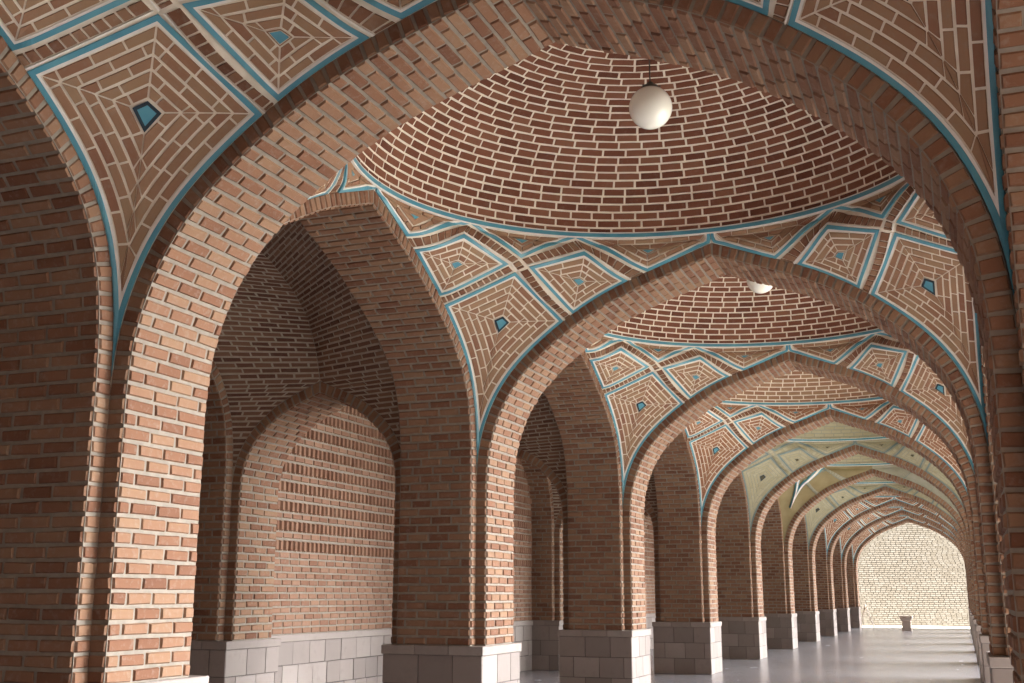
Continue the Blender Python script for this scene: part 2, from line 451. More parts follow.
# end wall above the last rib
b = Buf(); yy = yk(NB) + HL + .05
for sd, sc in ((-1, 1), (1, TRIGHT)):
    c = TA.c[::4]; c = np.vstack([c, TA.c[-1]])
    for a, b_ in zip(c[:-1], c[1:]):
        b.quads([[(XC + sd * a[0] * sc, yy, a[1]), (XC + sd * b_[0] * sc, yy, b_[1]), (XC + sd * b_[0] * sc, yy, ROOF), (XC + sd * a[0] * sc, yy, ROOF)]], 1)
b.box(XW - .5, XB - .02, yy, yy + .02, ZS, ROOF, 1); b.box(XA + .02, XAO, yy, yy + .02, ZS, ROOF, 1)
b.box(XW - .5, XBB + .05, yy, yy + .02, 0, ZS, 1)
struct('wall_end', b, [M_BRICK, M_MORT])

# ------------------------------------------------------------------ piers
def pier_meshes(xin, xout, sgn, back_rib=True):
    """local coords: X relative to world 0, Y relative to rib centre. xin: rib face, xout: back plane of slab. sgn=+1 inner side faces +X"""
    b = Buf(); d = STEP
    xl = xin - sgn * d
    kw = dict()
    def face(o, u, n, seed): wall_patch(b, o, u, HB, ZS, n, seed=seed)
    face((xin, -HW), (0, W), (sgn, 0, 0), 1)
    for s in (-1, 1):
        face((xl, s * HW), (sgn * d, 0), (0, s, 0), 2)
        face((xl, s * HW), (0, s * RET), (sgn, 0, 0), 3)
        face((xl, s * HL), (xout - xl, 0), (0, s, 0), 4)
        face((xout, s * HL), (0, -s * (RET if back_rib else HL)), (-sgn, 0, 0), 5)
        if back_rib: face((xout, s * HW), (-sgn * d, 0), (0, s, 0), 6)
    if back_rib: face((xout - sgn * d, -HW), (0, W), (-sgn, 0, 0), 7)
    shaft = b.mesh('shaft', [M_BRICK, M_MORT])
    xo = xout - (sgn * d if back_rib else 0)
    return shaft, base_mesh(min(xin, xo), max(xin, xo))
def base_mesh(x0, x1):
    s = Buf(); e = .022; x0 -= e; x1 += e; y = HL + e
    hc = .10; hz = HB - hc
    s.box(x0 + .004, x1 - .004, -y + .004, y - .004, 0, hz, 1)
    fs = [((x0, -y), (x1 - x0, 0), (0, -1, 0)), ((x0, y), (x1 - x0, 0), (0, 1, 0)), ((x0, -y), (0, 2 * y), (-1, 0, 0)), ((x1, -y), (0, 2 * y), (1, 0, 0))]
    for i, (o, u, n) in enumerate(fs):
        L = float(np.linalg.norm(u))
        for j in range(3):
            f = flat((o[0], o[1], 0), (u[0], u[1], 0), (0, 0, 1), n)
            courses(s, f, [(0, .001, 0, 1)] * (j % 2) + [(j * hz / 3, (j + 1) * hz / 3, L, 1.)], blen=.42, gap=.007, seed=i * 3 + j + 40, h=.004, bev=.003, jit=.0008)
    c = .022
    n = max(2, int(round((x1 - x0) / .4))); xs = np.linspace(x0 - c, x1 + c, n + 1)
    for i in range(n): s.box(xs[i] + .002, xs[i + 1] - .002, -y - c, y + c, hz, HB, 0, [.7, .4, .85][i % 3], .006)
    return s.mesh('stone_base', [M_STONE, M_JOINT])
sh_L, ba_L = pier_meshes(XB, XBB, 1)
sh_R, ba_R = pier_meshes(XA, XAO, -1, False)
sh_P, ba_P = pier_meshes(XCR, XW, 1, False)

for k in range(NB + 1):
    if k == 0: lb = 'brick pier on the left beside the camera, just outside the left edge of the view'
    elif k == 1: lb = 'nearest left brick pier, its shaded broad side filling the left edge of the photo'
    elif k == NB: lb = 'last and farthest left brick pier, at the open end before the sunlit wall'
    else: lb = '%s brick pier from the camera in the left row, on grey stone base' % ORD[k]
    t = thing('brick_pier', lb, 'pillar', 'brick piers of the left row', (XB, yk(k), 0))
    obj('shaft', sh_L, t, (-XB, 0, 0)); obj('stone_base', ba_L, t, (-XB, 0, 0))
    if k == 0: lb = 'brick pier on the right beside the camera, just outside the right edge'
    elif k == 1: lb = 'nearest right brick pier, dark courses at the lower right edge of the photo'
    elif k == NB: lb = 'last and farthest right brick pier, at the open end before the sunlit wall'
    else: lb = '%s brick pier from the camera in the right row, seen edge on, pale base' % ORD[k]
    t = thing('brick_pier', lb, 'pillar', 'brick piers of the right row', (XA, yk(k), 0))
    obj('shaft', sh_R, t, (-XA, 0, 0)); obj('stone_base', ba_R, t, (-XA, 0, 0))

# ------------------------------------------------------------------ nave arches
me_ts = soffit(TA, fx, W, 'soffit', [M_BRICK, M_MORT], scales=(1, TRIGHT))
me_tf = ring(TA, fx, -HW, -1, 'arch_ring', [M_BRICK, M_MORT], scales=(1, TRIGHT))
me_tb = ring(TA, fx, HW, 1, 'arch_ring', [M_BRICK, M_MORT], scales=(1, TRIGHT))
for k in range(NB + 1):
    if k == 0: lb = 'brick cross arch directly overhead of the camera, above the view'
    elif k == 1: lb = 'nearest pointed brick cross arch, sweeping from left pier over the top of the photo'
    elif k == 2: lb = 'pointed brick cross arch just behind the white globe lamp, second from camera'
    elif k == NB: lb = 'farthest pointed cross arch, framing the sunlit end wall'
    else: lb = '%s pointed brick cross arch from the camera over the walkway' % ORD[k]
    t = thing('cross_arch', lb, 'arch', 'pointed cross arches over the walkway', (XC, yk(k), 0))
    obj('soffit', me_ts, t); obj('arch_ring', me_tf, t); obj('arch_ring', me_tb, t)

me_ls = soffit(LA, fy, THICK, 'soffit', [M_BRICK, M_MORT], seed=5)
me_l1 = ring(LA, fy, THICK / 2, 1, 'arch_ring', [M_BRICK, M_MORT])
me_l2 = ring(LA, fy, -THICK / 2, -1, 'arch_ring', [M_BRICK, M_MORT])
for k in range(NB):
    yc = yk(k) + P / 2
    if k == 0: lb = 'nearest left side arch, mostly outside the left edge of the photo'
    elif k == 1: lb = 'large left side arch between first and second piers, opening to the relief wall'
    else: lb = '%s side arch from the camera in the left row, between piers' % ORD[k + 1]
    t = thing('side_arch', lb, 'arch', 'side arches of the left row', (XBL - THICK / 2, yc, 0))
    obj('soffit', me_ls, t); obj('arch_ring', me_l1, t); obj('arch_ring', me_l2, t)
    if k == 0: lb = 'nearest right side arch, sunlit soffit at the upper right edge of the photo'
    else: lb = '%s side arch from the camera in the right row, towards the courtyard' % ORD[k + 1]
    t = thing('side_arch', lb, 'arch', 'side arches of the right row', (XAR + THICK / 2, yc, 0))
    obj('soffit', me_ls, t); obj('arch_ring', me_l2, t)

# ------------------------------------------------------------------ nave vault: pendentives and dome
A = XC - XBL                                  # half width to the left wall plane
ARATIO = (XAR - XC) / A
ZR = 5.53
RX, RY, DH = 2.76, 2.60, 1.65
def edge_T(t):
    z = TA.ex[0, 1] + (TA.zap - TA.ex[0, 1]) * np.clip(t, 0, 1); return TA.exz(z) * A / TA.ex[0, 0], z
def edge_L(t):
    z = LA.ex[0, 1] + (LA.zap - LA.ex[0, 1]) * np.clip(t, 0, 1); return LA.exz(z) * BH / LA.ex[0, 0], z
def surf0(s, t):
    p, zT = edge_T(t); q, zL = edge_L(t); p = p / A; q = q / BH
    b = np.clip(t, 0, 1) ** 1.5
    cx = p + (1 - p) * s; cy = 1 + (q - 1) * s
    r0, r1 = np.hypot(p, 1), np.hypot(1, q); a0, a1 = np.arctan2(1, p), np.arctan2(q, 1)
    r = r0 + (r1 - r0) * s; a = a0 + (a1 - a0) * s
    vx = (1 - b) * cx + b * r * np.cos(a); vy = (1 - b) * cy + b * r * np.sin(a)
    z = zT + (zL - zT) * s
    k = np.clip((t - 1) / .05, 0, 1)
    shx = (RX / A - 1) * k + 1; shy = (RY / BH - 1) * k + 1
    return np.stack([vx * A * shx, vy * BH * shy, z + (ZR - z) * k], -1)
def surf_n(s, t):
    e = 1e-3
    du = surf0(s + e, t) - surf0(s - e, t); dv = surf0(s, np.minimum(t + e, 1.05)) - surf0(s, np.maximum(t - e, 0))
    n = unit(np.cross(du, dv)); c = np.array([0, 0, 3.0]) - surf0(s, t)
    sg = np.sign((n * c).sum(-1, keepdims=True)); return n * np.where(sg == 0, 1, sg)
KL, KT = .71, .865
def relief(s, t):
    tk = np.interp(np.maximum(s, 1 - s), KPATH[:, 0], KPATH[:, 1])
    return np.clip((t - tk) / .026, 0, 1) * .032 * np.clip(np.minimum(s, 1 - s) / .1, 0, 1) * np.clip((1.05 - t) / .12, 0, 1)
def surf(s, t, off=0.):
    s = np.asarray(s, float); t = np.asarray(t, float)
    n = surf_n(s, t)
    return surf0(s, t) + n * (relief(s, t) + off)[..., None]

def straight(a, b_, n=10):
    """uv path between a and b_ that runs straight in space (projected on to the vault)"""
    u = uvside(a, b_, n)
    if (a[0] == b_[0] and a[0] in (0, 1)) or min(a[1], b_[1]) > 1.0: return u
    P0, P1 = surf0(np.array(a[0]), np.array(a[1])), surf0(np.array(b_[0]), np.array(b_[1]))
    T_ = P0 + (P1 - P0) * np.linspace(0, 1, n)[:, None]; q = u.copy()
    for _ in range(25):
        p = surf0(q[:, 0], q[:, 1]); e = 1e-4
        ds = (surf0(q[:, 0] + e, q[:, 1]) - p) / e; dv = (surf0(q[:, 0], q[:, 1] + e) - p) / e
        r = T_ - p; a11 = (ds * ds).sum(1) + 1e-6; a22 = (dv * dv).sum(1) + 1e-6; a12 = (ds * dv).sum(1); b1 = (ds * r).sum(1); b2 = (dv * r).sum(1)
        det = a11 * a22 - a12 ** 2
        q[:, 0] += .8 * (b1 * a22 - b2 * a12) / det; q[:, 1] += .8 * (a11 * b2 - a12 * b1) / det
        q[:, 0] = np.clip(q[:, 0], 0, 1); q[:, 1] = np.clip(q[:, 1], 0, 1.05); q[0] = a; q[-1] = b_
    return q
def uvside(a, b_, n=10): return np.c_[np.linspace(a[0], b_[0], n), np.linspace(a[1], b_[1], n)]
KPATH = straight((.5, KT), (1, KL), 40)

GS, GT = np.meshgrid(np.linspace(0, 1, 91), np.linspace(0.02, 1.05, 240))
GP = surf(GS, GT); GN = surf_n(GS, GT)

class Flat2D:
    """flattens the piece of the vault inside a polygon and lifts 2-D points back on to it"""
    def __init__(s, uv):
        P3 = surf(uv[:, 0], uv[:, 1]); s.o = P3.mean(0)
        u, w, vt = np.linalg.svd(P3 - s.o); s.ax = vt[0]; s.n = vt[2]
        if s.n @ (np.array([0, 0, 3.]) - s.o) < 0: s.n = -s.n
        s.ay = np.cross(s.n, s.ax)
        m = (GT >= uv[:, 1].min() - .06) & (GT <= uv[:, 1].max() + .06)
        G = GP[m] - s.o; s.g2 = np.c_[G @ s.ax, G @ s.ay]; s.gd = G @ s.n; s.gn = GN[m]
    def to2(s, P3): G = P3 - s.o; return np.c_[G @ s.ax, G @ s.ay]
    def lift(s, p2, off):
        p2 = np.asarray(p2, float).reshape(-1, 2); out = np.zeros((len(p2), 3))
        for i in range(0, len(p2), 400):
            q = p2[i:i + 400]; d = ((q[:, None] - s.g2[None]) ** 2).sum(-1)
            k = np.argpartition(d, 4, axis=1)[:, :4]
            dd = np.take_along_axis(d, k, 1); w = 1 / (dd + 1e-6); w /= w.sum(1, keepdims=True)
            g = s.gn[k]; a = g @ s.ax; b_ = g @ s.ay; c = g @ s.n; c = np.where(np.abs(c) < .25, .25, c)
            e = q[:, None] - s.g2[k]
            dep = s.gd[k] - (a * e[..., 0] + b_ * e[..., 1]) / c
            dep = (dep * w).sum(1); nn = unit((g * w[..., None]).sum(1))
            out[i:i + 400] = s.o + q[:, :1] * s.ax + q[:, 1:] * s.ay + dep[:, None] * s.n + nn * off
        return out

def cumlen(p): return np.r_[0, np.cumsum(np.hypot(*np.diff(p, axis=0).T))]
def resamp(p, m):
    l = cumlen(p); t = np.linspace(0, l[-1], m); return np.c_[np.interp(t, l, p[:, 0]), np.interp(t, l, p[:, 1])]
def offs(p, D):
    t = unit(np.gradient(p, axis=0)); n = np.c_[-t[:, 1], t[:, 0]]; q = p + n * D
    if D > 0:   # drop points that folded back
        d = np.diff(q, axis=0); keep = np.r_[True, (d * t[1:]).sum(1) > 0]; q = q[keep]
    if len(q) < 2: return None
    a = q[0] - unit(q[1] - q[0]) * .6; b_ = q[-1] + unit(q[-1] - q[-2]) * .6
    return np.vstack([a, q, b_])
def isect(p, q, ref):
    """intersection of polylines p, q closest to ref -> (param on p, param on q)"""
    best = None
    a = p[:-1]; r = p[1:] - a; c = q[:-1]; s = q[1:] - c
    den = r[:, None, 0] * s[None, :, 1] - r[:, None, 1] * s[None, :, 0]
    den = np.where(np.abs(den) < 1e-12, 1e-12, den)
    ac = c[None] - a[:, None]
    t = (ac[..., 0] * s[None, :, 1] - ac[..., 1] * s[None, :, 0]) / den
    u = (ac[..., 0] * r[:, None, 1] - ac[..., 1] * r[:, None, 0]) / den
    ok = (t >= -1e-9) & (t <= 1 + 1e-9) & (u >= -1e-9) & (u <= 1 + 1e-9)
    I = np.argwhere(ok)
    for i, j in I:
        pt = a[i] + r[i] * t[i, j]; d = np.hypot(*(pt - ref))
        if best is None or d < best[0]: best = (d, i + t[i, j], j + u[i, j], pt)
    return best
def sub(p, a, b_):
    ia, ib = int(math.floor(a)) + 1, int(math.ceil(b_)) - 1
    at = lambda x: p[min(int(x), len(p) - 2)] + (p[min(int(x), len(p) - 2) + 1] - p[min(int(x), len(p) - 2)]) * (x - min(int(x), len(p) - 2))
    mid = p[ia:ib + 1] if ib >= ia else np.zeros((0, 2))
    return np.vstack([at(a), mid, at(b_)])
def inset(sides, D, corners):
    """offset all sides inward by D, trimmed against each other; None when a side collapses"""
    if D == 0: return [s.copy() for s in sides], list(corners)
    o = [offs(s, D) for s in sides]
    if any(x is None for x in o): return None
    n = len(o); X = []
    for i in range(n):
        r = isect(o[i], o[(i + 1) % n], corners[i])
        if r is None: return None
        X.append(r)
    res = []
    for i in range(n):
        a, b_ = X[i - 1][2], X[i][1]
        if b_ - a < 1e-3: return None
        s = sub(o[i], a, b_)
        if cumlen(s)[-1] < .012: return None
        if (s[-1] - s[0]) @ (sides[i][-1] - sides[i][0]) <= 0: return None
        res.append(s)
    return res, [x[3] for x in X]

def strip(buf, fl, O, I, off, mat, m=14, skirt=.0):
    m = max(2, int(cumlen(O)[-1] / .06) + 2)
    o, i = resamp(O, m), resamp(I, m); a, b_ = fl.lift(o, off), fl.lift(i, off)
    Q = np.stack([a[:-1], a[1:], b_[1:], b_[:-1]], 1); orient(buf, Q, fl.n, mat)
    a2, b2 = fl.lift(o, -.004), fl.lift(i, -.004)
    orient(buf, np.stack([a[:-1], a[1:], a2[1:], a2[:-1]], 1), None, mat)
    orient(buf, np.stack([b_[:-1], b_[1:], b2[1:], b2[:-1]], 1), None, mat)
def orient(buf, Q, n, mat, tone=None):
    Q = np.asarray(Q)
    if n is not None:
        g = np.cross(Q[:, 1] - Q[:, 0], Q[:, 3] - Q[:, 0]) @ n
        Q = np.where((g < 0)[:, None, None], Q[:, ::-1], Q)
    buf.quads(Q, mat, tone)

def brick_poly(buf, fl, O, I, gap, h, mat, r_, blen=.2, soldier=False):
    """cut the strip between outer polyline O and inner polyline I into bricks"""
    Lo = cumlen(O)[-1]; m = max(12, int(Lo / .02)); o = resamp(O, m); lo = cumlen(o)
    i_ = resamp(I, m * 2); li = cumlen(i_)
    off = r_.uniform(.35, .75) * blen; cuts = [0.]; x = off
    if Lo < blen * 1.1: cuts = [0, Lo]
    else:
        while x < Lo - .06: cuts.append(x); x += blen * r_.uniform(.92, 1.08)
        cuts.append(Lo)
    def opt(x): return np.array([np.interp(x, lo, o[:, 0]), np.interp(x, lo, o[:, 1])])
    def ipar(x):
        if x <= 0: return 0.
        if x >= Lo: return li[-1]
        if soldier: return x / Lo * li[-1]
        p = opt(x); return li[np.argmin(((i_ - p) ** 2).sum(1))]
    def ipt(y): return np.array([np.interp(y, li, i_[:, 0]), np.interp(y, li, i_[:, 1])])
    Q = []
    for a, b_ in zip(cuts[:-1], cuts[1:]):
        ya, yb = ipar(a), ipar(b_)
        if yb - ya < .004: yb = ya + .002
        k = max(1, int(round((b_ - a) / .1)))
        us = np.linspace(0, 1, k + 1)
        oo = np.array([opt(a + (b_ - a) * u) for u in us]); ii = np.array([ipt(ya + (yb - ya) * u) for u in us])
        # shrink by the joint
        g = gap / 2
        th = np.hypot(*(ii - oo).T).mean()
        if th < gap * 1.2: continue
        dirv = unit(ii - oo); oo2 = oo + dirv * g; ii2 = ii - dirv * g
        lo_ = max(b_ - a, 1e-4); l2 = max(np.hypot(*(ii[-1] - ii[0])), 1e-4)
        def squeeze(pts, L):
            if L < gap * 1.1: return np.repeat(pts.mean(0)[None], len(pts), 0)
            t = np.linspace(g / L, 1 - g / L, len(pts)); s0 = np.linspace(0, 1, len(pts))
            return np.c_[np.interp(t, s0, pts[:, 0]), np.interp(t, s0, pts[:, 1])]
        Q.append((squeeze(oo2, lo_), squeeze(ii2, l2)))
    for oo, ii in Q:
        k = len(oo); bv = .18
        c = (oo + ii) / 2; cen = c.mean(0)
        top = fl.lift(np.vstack([oo + unit(ii - oo) * .004, ii - unit(ii - oo) * .004]), h + r_.uniform(-.001, .0015))
        bot = fl.lift(np.vstack([oo, ii]), -.004)
        T_o, T_i, B_o, B_i = top[:k], top[k:], bot[:k], bot[k:]
        qs = [np.stack([T_o[:-1], T_o[1:], T_i[1:], T_i[:-1]], 1)]
        n0 = len(qs[0])
        tone = r_.uniform(0, 1)
        orient(buf, qs[0], fl.n, mat, [tone] * n0)
        sd = [np.stack([B_o[:-1], B_o[1:], T_o[1:], T_o[:-1]], 1), np.stack([B_i[:-1], B_i[1:], T_i[1:], T_i[:-1]], 1),
              np.array([[B_o[0], T_o[0], T_i[0], B_i[0]]]), np.array([[B_o[-1], T_o[-1], T_i[-1], B_i[-1]]])]
        sd = np.concatenate(sd); orient(buf, sd, None, mat, [tone] * len(sd))

def make_panel(corners, nseg, crs, tile, seed, teal_sides=None, D0=.055, maxc=9, edge0=.004, up=0.):
    """corners: uv list; returns a Buf: turquoise border, white line, concentric brick courses, centre tile"""
    r_ = np.random.default_rng(seed); buf = Buf(); n = len(corners)
    uv = [straight(corners[i], corners[(i + 1) % n], nseg[i]) for i in range(n)]
    fl = Flat2D(np.vstack(uv))
    sides = [fl.to2(surf(u[:, 0], u[:, 1])) for u in uv]
    poly = np.vstack([s[:-1] for s in sides]); x, y = poly.T
    area = .5 * (x * np.roll(y, -1) - np.roll(x, -1) * y).sum()
    if area < 0: sides = [s[::-1] for s in sides[::-1]]; teal_sides = None if teal_sides is None else list(teal_sides)[::-1]
    if teal_sides is not None:
        for i in range(n):
            if not teal_sides[i]:
                t_ = unit(np.gradient(sides[i], axis=0)); sides[i] = sides[i] - np.c_[-t_[:, 1], t_[:, 0]] * .045
                ends = sides[i][-1] - sides[i][0]; sides[i] = np.vstack([sides[i][0] - ends * .15, sides[i], sides[i][-1] + ends * .15])
        ref = [s[-1] for s in sides]
    cor = [s[-1] for s in sides]
    lv = {}
    def get(D):
        if D not in lv: lv[D] = inset(sides, D, cor)
        return lv[D]
    a, b_, c = get(edge0), get(.038), get(.054)
    if a and b_:
        for i in range(n):
            if teal_sides is None or teal_sides[i]:
                strip(buf, fl, a[0][i], b_[0][i], .012 + up, 2)
                if c: strip(buf, fl, b_[0][i], c[0][i], .009 + up, 3)
    D = D0; last = get(D)
    for k in range(maxc):
        nx = get(D + crs)
        if last is None or nx is None: break
        for i in range(n): brick_poly(buf, fl, last[0][i], nx[0][i], .016, .007 + up, 0, r_)
        D += crs; last = nx
    # centre
    if last is not None:
        pc = np.array([s[0] for s in last[0]]); cen = pc.mean(0)
        poly_tile(buf, fl, pc, cen, tile, r_, up)
    return buf
def poly_tile(buf, fl, pc, cen, tile, r_, up=0.):
    def fan(k0, k1, off, mat):
        n = len(pc); Q = []
        for i in range(n):
            a, b_ = pc[i], pc[(i + 1) % n]
            q = np.array([cen + (a - cen) * k1, cen + (b_ - cen) * k1, cen + (b_ - cen) * k0, cen + (a - cen) * k0])
            Q.append(fl.lift(q, off + up))
        orient(buf, np.array(Q), fl.n, mat)
    size = np.hypot(*(pc - cen).T).mean()
    R_ = max(min(tile[0] / max(size, 1e-3), .92), .1)
    if R_ < .75: fan(R_ * 1.15, .93, .007, 0)
    if tile[1]:
        fan(R_ * .66, R_, .014, 4); fan(.001, R_ * .66, .014, 6)
    else: fan(.001, R_, .014, 6)

def band(buf, A_, B_, seed):
    """course of small header bricks between two uv polylines"""
    uvp = np.vstack([A_, B_]); fl = Flat2D(uvp); r_ = np.random.default_rng(seed)
    a, b_ = fl.to2(surf(A_[:, 0], A_[:, 1])), fl.to2(surf(B_[:, 0], B_[:, 1]))
    # split at sharp turns so that each straight leg has its own plane
    ra, rb = resamp(a, 60), resamp(b_, 60)
    n0 = ra + (rb - ra) * .10; n1 = ra + (rb - ra) * .90
    brick_poly(buf, fl, n0, n1, .016, .014, 5, r_, blen=.078, soldier=True)
    strip(buf, fl, ra + (rb - ra) * .0, ra + (rb - ra) * .09, .016, 3)

def build_kite():
    # four sides: two straight upper edges and two long curved ones meeting at the tail
    r_ = np.random.default_rng(5); buf = Buf()
    t = np.linspace(KL, .045, 90)
    uv = [straight((.5, KT), (0, KL), 16), np.c_[0 * t, t], np.c_[0 * t + 1, t[::-1]], straight((1, KL), (.5, KT), 16)]
    fl = Flat2D(np.vstack(uv)); sides = [fl.to2(surf(u[:, 0], u[:, 1])) for u in uv]
    tip = (sides[1][-1] + sides[2][0]) / 2; sides[1][-1] = tip; sides[2][0] = tip
    poly = np.vstack([s[:-1] for s in sides]); x, y = poly.T
    if .5 * (x * np.roll(y, -1) - np.roll(x, -1) * y).sum() < 0: sides = [s[::-1] for s in sides[::-1]]
    cor = [s[-1] for s in sides]
    L = [inset(sides, D, cor) for D in (.004, .038, .056)]
    for i in range(4):
        strip(buf, fl, L[0][0][i], L[1][0][i], .012, 2); strip(buf, fl, L[1][0][i], L[2][0][i], .009, 3)
    last = inset(sides, .056, cor); D = .056; crs = .076
    for k in range(9):
        nx = inset(sides, D + crs, cor)
        if nx is None: break
        for i in range(4): brick_poly(buf, fl, last[0][i], nx[0][i], .016, .007, 0, r_, blen=.215)
        last = nx; D += crs
        if np.array([cumlen(s)[-1] for s in last[0]]).min() < .17: break
    print('kite courses', k + 1, [round(float(cumlen(s)[-1]), 3) for s in last[0]])
    pc = np.array([s[0] for s in last[0]]); cen = pc.mean(0)
    poly_tile(buf, fl, pc, cen, (.098, True), r_)
    return buf

# panels of one pendentive (quadrant +x,+y); s=0 is the cross-arch side, s=1 the side-arch side
lozA = [(1, .868), (.69, .969), (.54, .892), (1, .738)]
lozB = [(1 - s, t) for s, t in lozA]
triA = [(1, .995), (1, .90), (.65, 1.035), (.995, 1.043)]
def half_panels():
    out = []
    out.append(('kite_panel', build_kite()))
    for i, lz in enumerate((lozA, lozB)):
        out.append(('lozenge_panel', make_panel(lz, [12, 12, 12, 12], .07, (.052, False), 11 + i)))
    tr = [(1, .90), (.65, 1.034), (1, 1.044)]
    out.append(('triangle_panel', make_panel(tr, [14, 14, 14], .06, (.05, False), 21, [1, 0, 1], up=.010)))
    out.append(('triangle_panel', make_panel([(1 - a, b_) for a, b_ in tr], [14, 14, 14], .06, (.05, False), 22, [1, 0, 1], up=.010)))
    out.append(('triangle_panel', make_panel([(.5, .918), (.35, 1.034), (.65, 1.034)], [14, 14, 14], .06, (.06, False), 23, [1, 0, 1], up=.010)))
    return out
def pend_base():
    b = Buf()
    def f(s, v): return surf(s, v, 0 * s), surf_n(s, v)
    tv = np.r_[np.linspace(0, .68, 60), np.linspace(.683, 1.05, 110)]
    grid(b, f, np.linspace(0, 1, 49), tv, 1)
    for sgn in (0, 1):
        g = (lambda p: np.c_[1 - p[:, 0], p[:, 1]]) if sgn else (lambda p: p)
        band(b, g(straight((1, .712), (.51, .867), 20)), g(straight((1, .736), (.545, .889), 20)), 31 + sgn)
        a1 = straight((1, .870), (.69, .971), 16); a2 = straight((.69, .971), (.535, .895), 12)
        b1 = straight((1, .898), (.65, 1.033), 16); b2 = straight((.65, 1.033), (.5, .917), 12)
        if sgn == 0: band(b, straight((.5, .869), (.532, .892), 6), straight((.468, .892), (.5, .914), 6), 39)
        band(b, g(a1), g(b1), 33 + sgn); band(b, g(a2), g(b2), 35 + sgn)
    return b
PAN = half_panels(); PB = pend_base()
QUADS = [(-1, 1), (1, 1), (-1, -1), (1, -1)]
vault_mats = {
    'red': [M_PANEL, M_CREAM, M_TEAL, M_WHITE, M_NAVY, M_BRICK, M_TEAL],
    'orange': [M_ORANGE, M_CREAM, M_TEAL, M_WHITE, M_NAVY, M_BRICK, M_TEAL],
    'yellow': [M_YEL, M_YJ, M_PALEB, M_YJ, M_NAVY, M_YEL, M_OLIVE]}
QM = {}
for (sx, sy) in QUADS:
    sc = (sx * (ARATIO if sx > 0 else 1), sy, 1); fl_ = (sx * sy) < 0
    QM[(sx, sy)] = (PB.mesh('pendentive', vault_mats['red'], fl_, sc), [(n, p.mesh(n, vault_mats['red'], fl_, sc)) for n, p in PAN])

def vault_ribs():
    b = Buf()
    for pts in ([(.5, .55), (.47, .75), (.36, 1.0)], [(.5, .55), (.53, .75), (.64, 1.0)]):
        pts = np.array(pts); c = np.polyfit(pts[:, 1], pts[:, 0], 2); t = np.linspace(pts[0, 1], pts[-1, 1], 20); s_ = np.polyval(c, t)
        for da, hh, m in ((.028, .05, 2), (.012, .07, 3)):
            l, r = surf(s_ - da, t, hh), surf(s_ + da, t, hh); l0, r0 = surf(s_ - da, t, -.01), surf(s_ + da, t, -.01)
            for p_, q_ in ((l, r), (l0, l), (r, r0)): b.quads(np.stack([p_[:-1], p_[1:], q_[1:], q_[:-1]], 1), m)
    return b
VR = vault_ribs(); RIBS = {q: VR.mesh('tile_rib', [M_YEL, M_YJ, M_TEAL, M_WHITE], (q[0] * q[1]) < 0, (q[0] * (ARATIO if q[0] > 0 else 1), q[1], 1)) for q in QUADS}
def dome_mesh():
    b = Buf()
    ph = np.linspace(0, math.pi / 2, 200); arc = np.r_[0, np.cumsum(np.hypot(np.diff(RY * np.cos(ph)), np.diff(DH * np.sin(ph))))]
    def f(s, v):
        p = np.interp(v, arc, ph); th = s * 2 * math.pi
        cx, sy = np.cos(th), np.sin(th)
        rx = np.where(cx > 0, RX * ARATIO, RX)
        Pt = np.stack([rx * cx * np.cos(p), RY * sy * np.cos(p), ZR + DH * np.sin(p)], -1)
        N = -unit(np.stack([cx * np.cos(p) / rx, sy * np.cos(p) / RY, np.sin(p) / DH], -1))
        return Pt, N
    vmax = arc[-1]
    grid(b, f, np.linspace(0, 1, 97), np.linspace(0, vmax - .001, 40), 1)
    rows = []; v = .0; c = .089
    while v + c < vmax - .1:
        r = RY * 1.02 * math.cos(np.interp(v + c / 2, arc, ph)); rows.append((v, v + c, 2 * math.pi * r, 1.)); v += c
    courses(b, f, rows, blen=.235, gap=.018, seed=9, h=.007, bev=.004, jit=.0015, mat=0)
    return b
DB = dome_mesh()
me_dome = DB.mesh('dome', [M_DOME, M_CREAM])
def ring_band():
    b = Buf(); th = np.linspace(0, 2 * math.pi, 121)
    def circ(k, z): 
        cx = np.cos(th); rx = np.where(cx > 0, RX * ARATIO, RX); return np.c_[(rx - k) * cx, (RY - k) * np.sin(th), np.full(len(th), z)]
    def rib(z0, z1, k, mat):
        a, c, a0, c0 = circ(k, z0), circ(k, z1), circ(-.01, z0), circ(-.01, z1)
        for p, q in ((a, c), (a0, a), (c, c0)):
            Q = np.stack([p[:-1], p[1:], q[1:], q[:-1]], 1); b.quads(Q[:, ::-1], mat)
    rib(ZR - .035, ZR - .02, .018, 1); rib(ZR - .02, ZR + .022, .022, 0); rib(ZR + .022, ZR + .036, .018, 1)
    return b.mesh('ring_band', [M_TEAL, M_WHITE])
me_ring = ring_band()

LBV = {0: 'nearest painted-tile vault corners and dome, overhead at top left of the photo',
       1: 'large red brick dome with the whole globe lamp, turquoise-lined panels around it',
       2: 'red brick domed vault behind the second cross arch, half hidden globe lamp',
       3: 'orange-toned brick domed vault behind the third cross arch',
       4: 'pale yellow domed vault behind the fourth cross arch, dark centre tiles',
       5: 'plain pale yellow vault with turquoise curved ribs behind the fifth cross arch',
       6: 'pale yellow vault behind the sixth cross arch, beyond the plain ribbed one',
       7: 'pinkish brick vault behind the seventh cross arch',
       8: 'pinkish brick vault behind the eighth cross arch, second last from the end',
       9: 'last brick vault before the sunlit end wall'}
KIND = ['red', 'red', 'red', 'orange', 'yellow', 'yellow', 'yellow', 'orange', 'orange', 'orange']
def override(o, mats):
    for i, m in enumerate(mats[:len(o.material_slots)]):
        o.material_slots[i].link = 'OBJECT'; o.material_slots[i].material = m
